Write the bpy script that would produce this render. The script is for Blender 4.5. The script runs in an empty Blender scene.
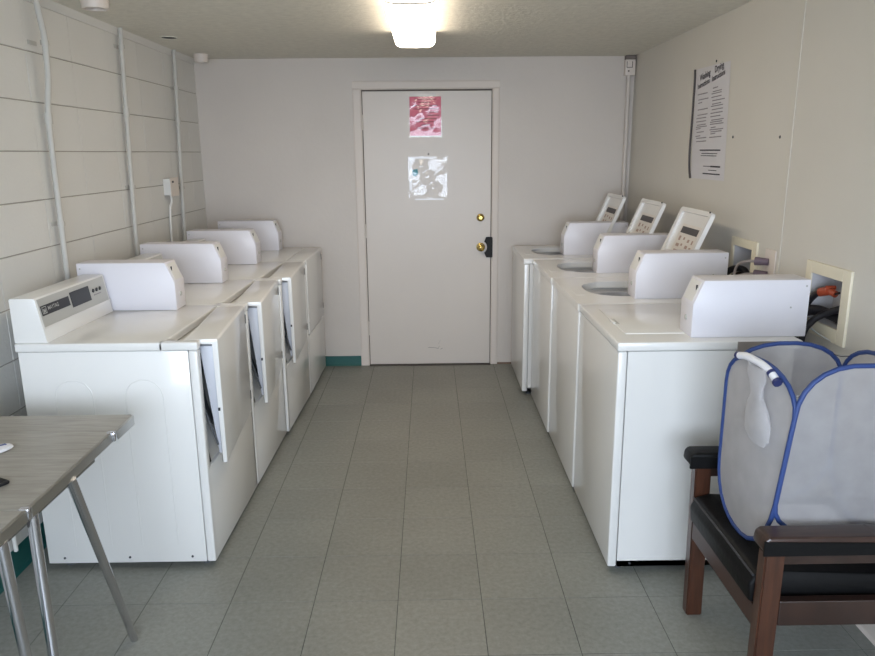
import bpy, bmesh, math, random
from mathutils import Vector, Matrix
R = random.Random(7)
S = bpy.context.scene
COL = S.collection

# ------------------------------------------------------------------ camera
W_, H_ = 875, 656
F_PX, PITCH, YAW, ROLL, CAM_H = 722.92, 0.2375, 0.0101, -0.0092, 1.5842
cam = bpy.data.objects.new('camera', bpy.data.cameras.new('camera'))
COL.objects.link(cam)
cam.data.sensor_width = 36.0
cam.data.lens = F_PX / W_ * 36.0
cam.data.clip_start = 0.02
fw = Vector((math.sin(YAW)*math.cos(PITCH), math.cos(YAW)*math.cos(PITCH), -math.sin(PITCH)))
rt = Vector((math.cos(YAW), -math.sin(YAW), 0))
up = rt.cross(fw)
r2 = math.cos(ROLL)*rt + math.sin(ROLL)*up
u2 = -math.sin(ROLL)*rt + math.cos(ROLL)*up
m = Matrix((r2, u2, -fw)).transposed().to_4x4()
m.translation = Vector((0, 0, CAM_H))
cam.matrix_world = m
S.camera = cam

# ------------------------------------------------------------------ world, light, exposure
world = bpy.data.worlds.new('overcast_sky'); S.world = world; world.use_nodes = True
bg = world.node_tree.nodes['Background']
bg.inputs[0].default_value = (0.745, 0.85, 1.0, 1)
bg.inputs[1].default_value = 14.8
S.view_settings.view_transform = 'Standard'
S.view_settings.look = 'None'
S.view_settings.gamma = 1.0
S.view_settings.use_curve_mapping = False
S.view_settings.exposure = 0.10
LAMP_STRENGTH = 9.0
WIN = (-1.25, 1.20, 0.55, 2.08)          # opening in the front wall behind the camera
YF = -1.5                                # front wall
portal = bpy.data.lights.new('window_portal', 'AREA')
portal.shape = 'RECTANGLE'; portal.size = WIN[1]-WIN[0]; portal.size_y = WIN[3]-WIN[2]
portal.cycles.is_portal = True
po = bpy.data.objects.new('window_portal', portal); COL.objects.link(po)
po.location = ((WIN[0]+WIN[1])/2, YF-0.08, (WIN[2]+WIN[3])/2)
po.rotation_euler = (math.radians(90), 0, 0)
S.cycles.max_bounces = 10
S.cycles.diffuse_bounces = 6
S.cycles.glossy_bounces = 4
S.cycles.transparent_max_bounces = 12
S.cycles.sample_clamp_indirect = 8

# room dimensions (metres)
XL, XR, YB, ZC = -1.629, 1.458, 5.353, 2.234

# ------------------------------------------------------------------ materials
def srgb(r, g, b):
    f = lambda c: (c/255/12.92) if c/255 <= .04045 else ((c/255+.055)/1.055)**2.4
    return (f(r), f(g), f(b), 1)
MATS = {}
def mat(name, col, rough=.5, metal=0, bump=0, bscale=60, var=0, vscale=4, coat=0, spec=.5, emit=0, ecol=None, alpha=1, trans=0, stretch=None, objvar=0):
    if name in MATS: return MATS[name]
    M = bpy.data.materials.new(name); M.use_nodes = True
    nt = M.node_tree; b = nt.nodes['Principled BSDF']
    b.inputs['Base Color'].default_value = col
    b.inputs['Roughness'].default_value = rough
    b.inputs['Metallic'].default_value = metal
    b.inputs['Specular IOR Level'].default_value = spec
    b.inputs['Coat Weight'].default_value = coat
    b.inputs['Coat Roughness'].default_value = .07
    if emit:
        b.inputs['Emission Color'].default_value = ecol or col
        b.inputs['Emission Strength'].default_value = emit
    if alpha < 1: b.inputs['Alpha'].default_value = alpha
    tc = nt.nodes.new('ShaderNodeTexCoord')
    mp = nt.nodes.new('ShaderNodeMapping'); nt.links.new(tc.outputs['Object'], mp.inputs[0])
    if stretch: mp.inputs['Scale'].default_value = stretch
    if var or objvar:
        n = nt.nodes.new('ShaderNodeTexNoise'); n.inputs['Scale'].default_value = vscale; n.inputs['Detail'].default_value = 6
        nt.links.new(mp.outputs[0], n.inputs['Vector'])
        mr = nt.nodes.new('ShaderNodeMapRange'); mr.inputs[1].default_value = .3; mr.inputs[2].default_value = .7
        mr.inputs[3].default_value = 1-var; mr.inputs[4].default_value = 1+var
        nt.links.new(n.outputs[0], mr.inputs[0])
        out = mr.outputs[0]
        if objvar:
            oi = nt.nodes.new('ShaderNodeObjectInfo')
            m2 = nt.nodes.new('ShaderNodeMapRange'); m2.inputs[3].default_value = 1-objvar; m2.inputs[4].default_value = 1+objvar
            nt.links.new(oi.outputs['Random'], m2.inputs[0])
            mm = nt.nodes.new('ShaderNodeMath'); mm.operation = 'MULTIPLY'
            nt.links.new(out, mm.inputs[0]); nt.links.new(m2.outputs[0], mm.inputs[1]); out = mm.outputs[0]
        vm = nt.nodes.new('ShaderNodeVectorMath'); vm.operation = 'SCALE'
        vm.inputs[0].default_value = col[:3]
        nt.links.new(out, vm.inputs['Scale']); nt.links.new(vm.outputs[0], b.inputs['Base Color'])
    if bump:
        n2 = nt.nodes.new('ShaderNodeTexNoise'); n2.inputs['Scale'].default_value = bscale; n2.inputs['Detail'].default_value = 4
        nt.links.new(mp.outputs[0], n2.inputs['Vector'])
        bp = nt.nodes.new('ShaderNodeBump'); bp.inputs['Strength'].default_value = bump; bp.inputs['Distance'].default_value = .004
        nt.links.new(n2.outputs[0], bp.inputs['Height']); nt.links.new(bp.outputs[0], b.inputs['Normal'])
    MATS[name] = M
    return M
ENAMEL = mat('white_enamel', srgb(224, 223, 220), .28, coat=.5, var=.012, vscale=3)
ENAMEL2 = mat('cool_white_plastic', srgb(184, 186, 194), .35, var=.01)
STEELW = mat('coin_box_white', srgb(218, 216, 222), .45, coat=.08)
CREAM = mat('cream_plastic', srgb(222, 214, 192), .4)
PANEL = mat('grey_panel', srgb(176, 176, 172), .35)
TAUPE = mat('taupe_panel', srgb(138, 130, 124), .5)
BLACK = mat('black_plastic', srgb(26, 27, 30), .35)
DARK = mat('dark_recess', srgb(16, 16, 17), .8)
RUBBER = mat('grey_rubber', srgb(70, 72, 76), .6)
TUBM = mat('tub_grey', srgb(176, 178, 186), .3)
CHROME = mat('chrome', srgb(205, 205, 210), .14, metal=1)
ALU = mat('aluminium_edge', srgb(190, 190, 188), .32, metal=1, bump=.2, bscale=30)
BRASS = mat('brass', srgb(190, 165, 95), .22, metal=1)
WALLW = mat('white_wall_paint', srgb(200, 192, 184), .5, bump=.25, bscale=35, var=.035, vscale=1.6)
WALLR = mat('panel_wall_paint', srgb(202, 198, 189), .42, bump=.2, bscale=28, var=.03, vscale=1.3)
BLOCKM = mat('painted_block', srgb(211, 210, 206), .5, bump=.35, bscale=70, var=.025, vscale=2.5, objvar=.015)
MORTAR = mat('joint_mortar', srgb(158, 155, 148), .8)  # grey of the joints between the blocks
CEIL = mat('stippled_ceiling', srgb(214, 211, 200), .85, bump=.9, bscale=45, var=.06, vscale=25)
DOORM = mat('door_paint', srgb(206, 197, 188), .38, bump=.12, bscale=14, var=.02, vscale=2)
TRIMM = mat('trim_paint', srgb(212, 202, 193), .42)
TEAL = mat('teal_cove_base', srgb(24, 84, 80), .5, var=.08)
WOOD = mat('dark_brown_wood', srgb(44, 28, 22), .34, coat=.25, var=.35, vscale=5, stretch=(3, 18, 3))
WOODV = mat('dark_brown_wood_upright', srgb(66, 38, 25), .34, coat=.25, var=.35, vscale=5, stretch=(16, 16, 1.5))
WOODA = mat('worn_arm_wood', srgb(50, 32, 26), .32, coat=.3, var=.3, vscale=5, stretch=(2, 20, 3))
VINYL = mat('black_vinyl', srgb(12, 12, 13), .5, bump=.3, bscale=40, spec=.18)
BLUE = mat('blue_binding', srgb(38, 62, 118), .6)
PAPER = mat('white_paper', srgb(205, 203, 206), .6)
INK = mat('grey_ink', srgb(142, 138, 142), .7)
INKD = mat('dark_ink', srgb(58, 56, 62), .7)
PINK = mat('pink_paper', srgb(214, 92, 118), .5)
PINKD = mat('dark_pink_print', srgb(150, 50, 72), .5)
TEALS = mat('teal_sticker', srgb(38, 128, 140), .4)
PIPEM = mat('pipe_paint', srgb(186, 184, 178), .5)
HOSE = mat('black_hose', srgb(30, 28, 32), .45)
COPPER = mat('red_brown_valve', srgb(160, 70, 45), .4)
PURPLE = mat('mauve_plug', srgb(106, 92, 104), .5)
STRAP = mat('white_strap', srgb(225, 226, 232), .6)
LENS = mat('lit_lens', srgb(255, 244, 225), .4, emit=LAMP_STRENGTH, ecol=(1.0, .86, .70, 1))
LENS2 = mat('dim_lit_lens', srgb(255, 244, 225), .4, emit=LAMP_STRENGTH*.62, ecol=(1.0, .88, .72, 1))
FIXT = mat('fixture_white', srgb(225, 220, 205), .4)
PAVE = mat('concrete', srgb(150, 148, 142), .9, bump=.4)

def floor_material():
    M = bpy.data.materials.new('vinyl_tile'); M.use_nodes = True
    nt = M.node_tree; b = nt.nodes['Principled BSDF']; N = nt.nodes.new; L = nt.links.new
    geo = N('ShaderNodeNewGeometry')
    n = N('ShaderNodeTexNoise'); n.inputs['Scale'].default_value = 55; n.inputs['Detail'].default_value = 5; n.inputs['Roughness'].default_value = .7
    L(geo.outputs['Position'], n.inputs['Vector'])
    cr = N('ShaderNodeValToRGB'); L(n.outputs[0], cr.inputs[0])
    cr.color_ramp.elements[0].position = .33; cr.color_ramp.elements[0].color = srgb(124, 125, 119)
    cr.color_ramp.elements[1].position = .68; cr.color_ramp.elements[1].color = srgb(142, 144, 138)
    n2 = N('ShaderNodeTexNoise'); n2.inputs['Scale'].default_value = 1.7; n2.inputs['Detail'].default_value = 5
    L(geo.outputs['Position'], n2.inputs['Vector'])
    mr = N('ShaderNodeMapRange'); mr.inputs[1].default_value = .3; mr.inputs[2].default_value = .7; mr.inputs[3].default_value = .90; mr.inputs[4].default_value = 1.06
    L(n2.outputs[0], mr.inputs[0])
    oi = N('ShaderNodeObjectInfo'); m2 = N('ShaderNodeMapRange'); m2.inputs[3].default_value = .965; m2.inputs[4].default_value = 1.035
    L(oi.outputs['Random'], m2.inputs[0])
    mm = N('ShaderNodeMath'); mm.operation = 'MULTIPLY'; L(mr.outputs[0], mm.inputs[0]); L(m2.outputs[0], mm.inputs[1])
    # scuffs: sparse pale specks
    n3 = N('ShaderNodeTexNoise'); n3.inputs['Scale'].default_value = 9; n3.inputs['Detail'].default_value = 8
    L(geo.outputs['Position'], n3.inputs['Vector'])
    m3 = N('ShaderNodeMapRange'); m3.inputs[1].default_value = .68; m3.inputs[2].default_value = .76; m3.inputs[3].default_value = 1; m3.inputs[4].default_value = 1.12
    L(n3.outputs[0], m3.inputs[0])
    mm2 = N('ShaderNodeMath'); mm2.operation = 'MULTIPLY'; L(mm.outputs[0], mm2.inputs[0]); L(m3.outputs[0], mm2.inputs[1])
    # middle of the aisle is browner than the edges
    sep = N('ShaderNodeSeparateXYZ'); L(geo.outputs['Position'], sep.inputs[0])
    ab = N('ShaderNodeMath'); ab.operation = 'ABSOLUTE'; L(sep.outputs[0], ab.inputs[0])
    m4 = N('ShaderNodeMapRange'); m4.inputs[1].default_value = .15; m4.inputs[2].default_value = .75; m4.inputs[3].default_value = 1; m4.inputs[4].default_value = 0
    m4.interpolation_type = 'SMOOTHSTEP'; L(ab.outputs[0], m4.inputs[0])
    mx = N('ShaderNodeMix'); mx.data_type = 'RGBA'; mx.blend_type = 'MULTIPLY'
    L(m4.outputs[0], mx.inputs[0]); L(cr.outputs[0], mx.inputs[6]); mx.inputs[7].default_value = (1.06, 1.0, .95, 1)
    vm = N('ShaderNodeVectorMath'); vm.operation = 'SCALE'; L(mx.outputs[2], vm.inputs[0]); L(mm2.outputs[0], vm.inputs['Scale'])
    L(vm.outputs[0], b.inputs['Base Color'])
    b.inputs['Roughness'].default_value = .42
    b.inputs['Specular IOR Level'].default_value = .35
    bp = N('ShaderNodeBump'); bp.inputs['Strength'].default_value = .12; bp.inputs['Distance'].default_value = .003
    L(n.outputs[0], bp.inputs['Height']); L(bp.outputs[0], b.inputs['Normal'])
    return M
TILE = floor_material()
TILEGAP = mat('tile_joint', srgb(56, 60, 54), .9)

def table_material():
    M = bpy.data.materials.new('grey_wood_laminate'); M.use_nodes = True
    nt = M.node_tree; b = nt.nodes['Principled BSDF']; N = nt.nodes.new; L = nt.links.new
    geo = N('ShaderNodeNewGeometry'); mp = N('ShaderNodeMapping'); mp.inputs['Scale'].default_value = (4, 38, 4)
    mp.inputs['Rotation'].default_value = (0, 0, .15)
    L(geo.outputs['Position'], mp.inputs[0])
    n = N('ShaderNodeTexNoise'); n.inputs['Scale'].default_value = 2.2; n.inputs['Detail'].default_value = 6; n.inputs['Distortion'].default_value = .6
    L(mp.outputs[0], n.inputs['Vector'])
    cr = N('ShaderNodeValToRGB'); L(n.outputs[0], cr.inputs[0])
    cr.color_ramp.elements[0].position = .3; cr.color_ramp.elements[0].color = srgb(140, 136, 128)
    cr.color_ramp.elements[1].position = .7; cr.color_ramp.elements[1].color = srgb(165, 162, 155)
    L(cr.outputs[0], b.inputs['Base Color']); b.inputs['Roughness'].default_value = .35
    return M
LAMINATE = table_material()

def mesh_fabric(name, opac, col):
    M = bpy.data.materials.new(name); M.use_nodes = True
    nt = M.node_tree; N = nt.nodes.new; L = nt.links.new
    for n in list(nt.nodes): nt.nodes.remove(n)
    out = N('ShaderNodeOutputMaterial'); mix = N('ShaderNodeMixShader'); tr = N('ShaderNodeBsdfTransparent')
    d = N('ShaderNodeBsdfDiffuse'); d.inputs[0].default_value = col
    tl = N('ShaderNodeBsdfTranslucent'); tl.inputs[0].default_value = col
    m2 = N('ShaderNodeMixShader'); m2.inputs[0].default_value = .35
    L(d.outputs[0], m2.inputs[1]); L(tl.outputs[0], m2.inputs[2])
    geo = N('ShaderNodeNewGeometry'); n = N('ShaderNodeTexNoise'); n.inputs['Scale'].default_value = 14; n.inputs['Detail'].default_value = 3
    L(geo.outputs['Position'], n.inputs['Vector'])
    mr = N('ShaderNodeMapRange'); mr.inputs[1].default_value = .3; mr.inputs[2].default_value = .7; mr.inputs[3].default_value = opac-.05; mr.inputs[4].default_value = opac+.05
    L(n.outputs[0], mr.inputs[0]); L(mr.outputs[0], mix.inputs[0])
    L(tr.outputs[0], mix.inputs[1]); L(m2.outputs[0], mix.inputs[2]); L(mix.outputs[0], out.inputs[0])
    return M
NET = mesh_fabric('white_net', .68, srgb(188, 186, 188))
NETL = mesh_fabric('thin_white_net', .3, srgb(190, 190, 194))

def sleeve_material():
    M = bpy.data.materials.new('clear_plastic_sleeve'); M.use_nodes = True
    nt = M.node_tree; N = nt.nodes.new; L = nt.links.new
    for n in list(nt.nodes): nt.nodes.remove(n)
    out = N('ShaderNodeOutputMaterial'); mix = N('ShaderNodeMixShader'); mix.inputs[0].default_value = .035
    tr = N('ShaderNodeBsdfTransparent'); g = N('ShaderNodeBsdfGlossy'); g.inputs['Roughness'].default_value = .10
    g.inputs['Color'].default_value = (1, 1, 1, 1)
    L(tr.outputs[0], mix.inputs[1]); L(g.outputs[0], mix.inputs[2]); L(mix.outputs[0], out.inputs[0])
    return M
SLEEVE = sleeve_material()

# ------------------------------------------------------------------ object helpers
OFF = {}
def link(o, parent):
    COL.objects.link(o)
    if parent: o.parent = parent
def tag(o, label, cat, group=None):
    o['label'] = label; o['category'] = cat
    if group: o['group'] = group
    return o
def thing(name, label, cat, loc, group=None, kind=None):
    o = bpy.data.objects.new(name, None); o.empty_display_size = .1
    COL.objects.link(o); o.location = loc; OFF[o.name] = Vector(loc)
    if kind: o['kind'] = kind; o['label'] = label
    else: tag(o, label, cat, group)
    return o
def obj(name, bm, material, parent=None, smooth=False, angle=40, origin=None):
    bmesh.ops.recalc_face_normals(bm, faces=bm.faces[:])
    off = OFF[parent.name] if parent else Vector(origin or (0, 0, 0))
    if off.length: bmesh.ops.translate(bm, verts=bm.verts[:], vec=-off)
    me = bpy.data.meshes.new(name); bm.to_mesh(me); bm.free()
    me.materials.append(material)
    if smooth:
        for p in me.polygons: p.use_smooth = True
        try: me.set_sharp_from_angle(angle=math.radians(angle))
        except Exception: pass
    o = bpy.data.objects.new(name, me); link(o, parent)
    if not parent: o.location = off
    OFF[o.name] = off
    return o
def solo(name, bm, material, label, cat, group=None, smooth=False, origin=None):
    return tag(obj(name, bm, material, None, smooth, origin=origin), label, cat, group)
def struct(name, bm, material, parent=None, smooth=False):
    o = obj(name, bm, material, parent, smooth)
    if not parent: o['kind'] = 'structure'; o['label'] = name.replace('_', ' ')
    return o
def BM(): return bmesh.new()
def box(bm, x0, x1, y0, y1, z0, z1, r=0, seg=2):
    if x0 > x1: x0, x1 = x1, x0
    v = [bm.verts.new((x, y, z)) for x in (x0, x1) for y in (y0, y1) for z in (z0, z1)]
    fs = [bm.faces.new([v[i] for i in q]) for q in ((0,1,3,2),(4,6,7,5),(0,4,5,1),(2,3,7,6),(0,2,6,4),(1,5,7,3))]
    if r > 0:
        es = list({e for f in fs for e in f.edges})
        bmesh.ops.bevel(bm, geom=es, offset=r, segments=seg, affect='EDGES', profile=.5, clamp_overlap=True)
    return bm
def prism(bm, poly, a, b, f, r=0, seg=2):
    """poly: 2D points; f(p, q, t) -> world for extrusion coordinate t in {a,b}"""
    A = [bm.verts.new(f(p[0], p[1], a)) for p in poly]; B = [bm.verts.new(f(p[0], p[1], b)) for p in poly]
    n = len(poly); fs = [bm.faces.new(A), bm.faces.new(B[::-1])]
    for i in range(n): fs.append(bm.faces.new((A[i], A[(i+1) % n], B[(i+1) % n], B[i])))
    if r > 0:
        es = list({e for q in fs for e in q.edges})
        bmesh.ops.bevel(bm, geom=es, offset=r, segments=seg, affect='EDGES', profile=.5, clamp_overlap=True)
    return bm
def tube(bm, pts, r, n=10, closed=False, caps=True, r2=None):
    pts = [Vector(p) for p in pts]; N = len(pts); rings = []
    prev = None
    for i, p in enumerate(pts):
        if closed: t = (pts[(i+1) % N]-pts[i-1]).normalized()
        else: t = (pts[min(i+1, N-1)]-pts[max(i-1, 0)]).normalized()
        if prev is None:
            a = Vector((0, 0, 1)) if abs(t.z) < .9 else Vector((1, 0, 0))
            u = t.cross(a).normalized()
        else: u = (prev - t*prev.dot(t)).normalized()
        prev = u; w = t.cross(u)
        rr = r if r2 is None else r+(r2-r)*i/(N-1)
        rings.append([bm.verts.new(p+(u*math.cos(2*math.pi*k/n)+w*math.sin(2*math.pi*k/n))*rr) for k in range(n)])
    for i in range(N if closed else N-1):
        A, B = rings[i], rings[(i+1) % N]
        for k in range(n): bm.faces.new((A[k], A[(k+1) % n], B[(k+1) % n], B[k]))
    if caps and not closed: bm.faces.new(rings[0][::-1]); bm.faces.new(rings[-1])
    return bm
def spline(pts, k=6):
    P = [Vector(p) for p in pts]; P = [P[0]*2-P[1]]+P+[P[-1]*2-P[-2]]; out = []
    for i in range(1, len(P)-2):
        a, b, c, d = P[i-1:i+3]
        for j in range(k):
            t = j/k
            out.append(.5*((2*b)+(-a+c)*t+(2*a-5*b+4*c-d)*t*t+(-a+3*b-3*c+d)*t**3))
    out.append(P[-2]); return out
def lathe(bm, prof, c, axis='z', n=24):
    c = Vector(c); rings = []
    for r, h in prof:
        ring = []
        for k in range(n):
            a = 2*math.pi*k/n; x, y = r*math.cos(a), r*math.sin(a)
            ring.append(bm.verts.new(c+(Vector((x, y, h)) if axis == 'z' else Vector((x, h, y)) if axis == 'y' else Vector((h, x, y)))))
        rings.append(ring)
    for A, B in zip(rings, rings[1:]):
        for k in range(n): bm.faces.new((A[k], A[(k+1) % n], B[(k+1) % n], B[k]))
    if prof[0][0] > 1e-5: bm.faces.new(rings[0][::-1])
    if prof[-1][0] > 1e-5: bm.faces.new(rings[-1])
    return bm
def text(name, s, size, m3, loc, material, parent, stroke=0, align='LEFT', sx=1):
    c = bpy.data.curves.new(name, 'FONT'); c.body = s; c.size = size; c.align_x = align; c.offset = stroke
    o = bpy.data.objects.new('tmp', c); COL.objects.link(o)
    dg = bpy.context.evaluated_depsgraph_get(); me = bpy.data.meshes.new_from_object(o.evaluated_get(dg))
    bpy.data.objects.remove(o)
    mm = m3.to_4x4() @ Matrix.Diagonal((sx, 1, 1, 1)); mm.translation = Vector(loc)-OFF[parent.name]
    me.transform(mm); me.materials.clear(); me.materials.append(material); me.name = name
    t = bpy.data.objects.new(name, me); link(t, parent); OFF[t.name] = OFF[parent.name]
    return t

# ------------------------------------------------------------------ the room shell
T = .3048; X0, Y0 = -.1293, 2.3308
fl = struct('floor', box(BM(), XL-.1, XR+.1, YF-.1, YB+.1, -.12, -.0012), TILEGAP)
g = .0008
tile_mesh = None
for i in range(-5, 6):
    for j in range(-13, 10):
        x0, x1 = X0+i*T, X0+(i+1)*T; y0, y1 = Y0+j*T, Y0+(j+1)*T
        cx0, cx1, cy0, cy1 = max(x0, XL), min(x1, XR), max(y0, YF), min(y1, YB)
        if cx1-cx0 < .01 or cy1-cy0 < .01: continue
        full = (cx0, cx1, cy0, cy1) == (x0, x1, y0, y1)
        if full and tile_mesh:
            o = bpy.data.objects.new('tile', tile_mesh); link(o, fl)
            o.location = (x0, y0, 0)
        else:
            w, d = cx1-cx0, cy1-cy0; bm = BM()
            v = [bm.verts.new(p) for p in ((g,g,-.002),(w-g,g,-.002),(w-g,d-g,-.002),(g,d-g,-.002),(g+.0006,g+.0006,0),(w-g-.0006,g+.0006,0),(w-g-.0006,d-g-.0006,0),(g+.0006,d-g-.0006,0))]
            bm.faces.new(v[4:])
            for k in range(4): bm.faces.new((v[k], v[(k+1) % 4], v[4+(k+1) % 4], v[4+k]))
            o = obj('tile', bm, TILE, fl); o.location = (cx0, cy0, 0)
            if full: tile_mesh = o.data

struct('ceiling', box(BM(), XL-.15, XR+.1, YF-.1, YB+.1, ZC, ZC+.12), CEIL)
# left wall: stack bond painted blocks on a mortar bed
wl = struct('wall_left', box(BM(), XL-.2, XL-.0035, YF-.1, YB+.1, 0, ZC+.05), MORTAR)
bh, bw, by0 = .199, .397, 3.130
cache = {}
for i in range(-12, 6):
    for k in range(0, 12):
        y0, y1 = max(by0+i*bw, YF), min(by0+(i+1)*bw, YB)
        z0, z1 = (.014+k*bh if k else 0), min(.014+(k+1)*bh, ZC)
        if y1-y0 < .02 or z1-z0 < .015: continue
        key = (round(y1-y0, 3), round(z1-z0, 3)); n = .0003
        if key not in cache:
            bm = BM(); w, hh = key; e = .0022
            P = lambda x, a, b_: bm.verts.new((x, a, b_))
            A = [P(-.006, n, .0013), P(-.006, w-n, .0013), P(-.006, w-n, hh-.0013), P(-.006, n, hh-.0013)]
            B = [P(0, n+.0015, .0013+e), P(0, w-n-.0015, .0013+e), P(0, w-n-.0015, hh-.0013-e), P(0, n+.0015, hh-.0013-e)]
            bm.faces.new(B)
            for q in range(4): bm.faces.new((A[q], A[(q+1) % 4], B[(q+1) % 4], B[q]))
            o = obj('block', bm, BLOCKM, wl); cache[key] = o.data
        else:
            o = bpy.data.objects.new('block', cache[key]); link(o, wl)
        o.location = (XL+R.uniform(-.0008, .0008), y0, z0)
# right wall: smooth sheets with a narrow batten
wr = struct('wall_right', box(BM(), XR+.003, XR+.2, YF-.1, YB+.1, 0, ZC+.05), WALLR)
SEAM = 2.985
# sheets with rectangular cut-outs for two utility boxes
BOX1 = (2.487, 2.700, .957, 1.131); BOX2 = (3.225, 3.420, .985, 1.147)
def sheet(y0, y1, hole=None):
    bm = BM()
    if not hole: box(bm, XR, XR+.01, y0, y1, 0, ZC)
    else:
        a, b_, c, d = hole
        box(bm, XR, XR+.01, y0, a, 0, ZC); box(bm, XR, XR+.01, b_, y1, 0, ZC)
        box(bm, XR, XR+.01, a, b_, 0, c); box(bm, XR, XR+.01, a, b_, d, ZC)
    obj('wall_panel', bm, WALLR, wr)
sheet(YF, -.64); sheet(-.638, .56); sheet(.562, 1.77); sheet(1.772, SEAM-.001, BOX1); sheet(SEAM+.001, YB, BOX2)
bpy.data.objects.remove(bpy.data.objects['wall_right']) if False else None
t1 = struct('trim_1', box(BM(), XR-.003, XR, SEAM-.012, SEAM+.012, 0, ZC, .002), WALLR)
# back wall with the door opening
DL, DR, DT = -.463, .452, 2.010      # door slab
OL, OR, OT = DL-.006, DR+.006, DT+.012
bm = BM()
box(bm, XL-.2, OL, YB, YB+.15, 0, ZC+.05); box(bm, OR, XR+.2, YB, YB+.15, 0, ZC+.05); box(bm, OL, OR, YB, YB+.15, OT, ZC+.05)
box(bm, OL, OR, YB+.06, YB+.15, 0, OT)
struct('wall_back', bm, WALLW)
# front wall (behind the camera) with the big daylight opening
bm = BM(); a, b_, c, d = WIN
box(bm, XL-.2, a, YF-.15, YF, 0, ZC+.05); box(bm, b_, XR+.2, YF-.15, YF, 0, ZC+.05)
box(bm, a, b_, YF-.15, YF, 0, c); box(bm, a, b_, YF-.15, YF, d, ZC+.05)
struct('wall_front', bm, WALLW)
w1 = thing('window_1', 'wide shop window behind the viewer', '', (0, YF, c), kind='structure')
bm = BM()
for x in (a, -.02, b_-.04): box(bm, x, x+.04, YF-.11, YF-.06, c, d, .003)
box(bm, a, b_, YF-.11, YF-.06, c, c+.04, .003); box(bm, a, b_, YF-.11, YF-.06, d-.04, d, .003)
obj('window_frame', bm, ALU, w1)
struct('ground', box(BM(), -6, 6, -9, YF-.15, -.2, -.05), PAVE)
# baseboards
def cove(poly_h, pts_fn, a, b_, ): pass
bm = BM(); prism(bm, [(0, 0), (.016, 0), (.007, .012), (.004, .1), (0, .102)], YF, YB, lambda p, q, t: (XL+p, t, q))
o = struct('baseboard_left', bm, TEAL)
bm = BM(); prism(bm, [(0, 0), (.016, 0), (.006, .012), (.004, .074), (0, .076)], XL, OL-.064, lambda p, q, t: (t, YB-p, q))
o = struct('baseboard_back', bm, TEAL)
bm = BM(); prism(bm, [(0, 0), (.014, 0), (.006, .01), (.004, .09), (0, .092)], YF, YB, lambda p, q, t: (XR-p, t, q))
struct('baseboard_right', bm, TRIMM)
bm = BM(); box(bm, OR+.052, XR, YB-.006, YB, 0, .012); struct('trim_2', bm, mat('brown_edge', srgb(120, 96, 78), .6))
bm = BM(); prism(bm, [(0, ZC), (0, ZC-.034), (.006, ZC-.034), (.02, ZC)], YF, YB, lambda p, q, t: (XL+p, t, q)); struct('trim_3', bm, BLOCKM)

# ------------------------------------------------------------------ door
dr = thing('door_1', 'white painted flush door in the back wall', '', ((DL+DR)/2, YB, 0), kind='structure')
slab = obj('door_slab', box(BM(), DL, DR, YB-.004, YB+.034, .008, DT, .0015), DOORM, dr)
bm = BM()
prism(bm, [(0, 0), (.064, 0), (.064, -.003), (.054, -.009), (.010, -.007), (0, -.004)], 0, OT, lambda p, q, t: (OL-.064+p, YB+q, t))
prism(bm, [(0, 0), (.052, 0), (.052, -.004), (.042, -.007), (.010, -.009), (0, -.003)], 0, OT, lambda p, q, t: (OR+p, YB+q, t))
prism(bm, [(0, 0), (.058, 0), (.058, -.004), (.048, -.007), (.010, -.009), (0, -.003)], OL-.064, OR+.052, lambda p, q, t: (t, YB+q, OT+p))
obj('door_casing', bm, TRIMM, dr)
bm = BM(); box(bm, OL-.0005, OL+.003, YB+.0, YB+.05, 0, OT); box(bm, OR-.003, OR+.0005, YB, YB+.05, 0, OT); box(bm, OL, OR, YB+.02, YB+.05, OT-.01, OT)
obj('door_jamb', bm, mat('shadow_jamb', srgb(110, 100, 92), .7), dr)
box_ = BM(); box(box_, OL, OR, YB-.03, YB+.05, 0, .006, .001); obj('threshold', box_, mat('dark_threshold', srgb(70, 62, 56), .6), dr)
for z0, z1 in ((1.748, 1.852), (.98, 1.08), (.24, .345)):
    bm = BM(); tube(bm, [(DL-.003, YB-.008, z0), (DL-.003, YB-.008, z1)], .0065, 8)
    for q in range(1, 4): tube(bm, [(DL-.003, YB-.008, z0+(z1-z0)*q/4-.001), (DL-.003, YB-.008, z0+(z1-z0)*q/4+.001)], .0072, 8)
    obj('hinge', bm, DOORM, dr, True)
bm = BM(); lathe(bm, [(.0, -.03), (.012, -.03), (.014, -.024), (.026, -.018), (.029, -.008), (.029, 0)], (.377, YB-.004, 1.121), 'y'); db = obj('deadbolt', bm, BRASS, dr, True); db['label'] = 'round brass deadbolt'
bm = BM(); box(bm, .3755, .3785, YB-.0355, YB-.033, 1.113, 1.129); obj('keyhole', bm, BLACK, db)
bm = BM(); lathe(bm, [(0, -.066), (.014, -.066), (.024, -.06), (.027, -.048), (.022, -.036), (.012, -.03), (.012, -.014), (.032, -.008), (.033, 0)], (.380, YB-.004, .903), 'y'); kb = obj('door_knob', bm, BRASS, dr, True); kb['label'] = 'brass door knob'
bm = BM(); lathe(bm, [(0, -.0685), (.007, -.0685), (.0075, -.066)], (.380, YB-.004, .903), 'y', 12); obj('key_cylinder', bm, mat('dark_brass', srgb(110, 85, 50), .3, metal=1), kb, True)
# latch guard: dark plate with a round bite around the knob
poly = [(.420, .828), (.462, .828), (.466, .832), (.466, .974), (.462, .978), (.420, .978)]
for k in range(0, 9):
    an = math.radians(60-k*15); poly.append((.386+.040*math.cos(an)*1.0, .903+.048*math.sin(an)))
bm = BM(); prism(bm, poly, YB-.022, YB-.0045, lambda p, q, t: (p, t, q)); lg = obj('latch_guard', bm, mat('dark_steel', srgb(22, 22, 24), .7), dr); lg['label'] = 'dark metal latch guard plate'

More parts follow.
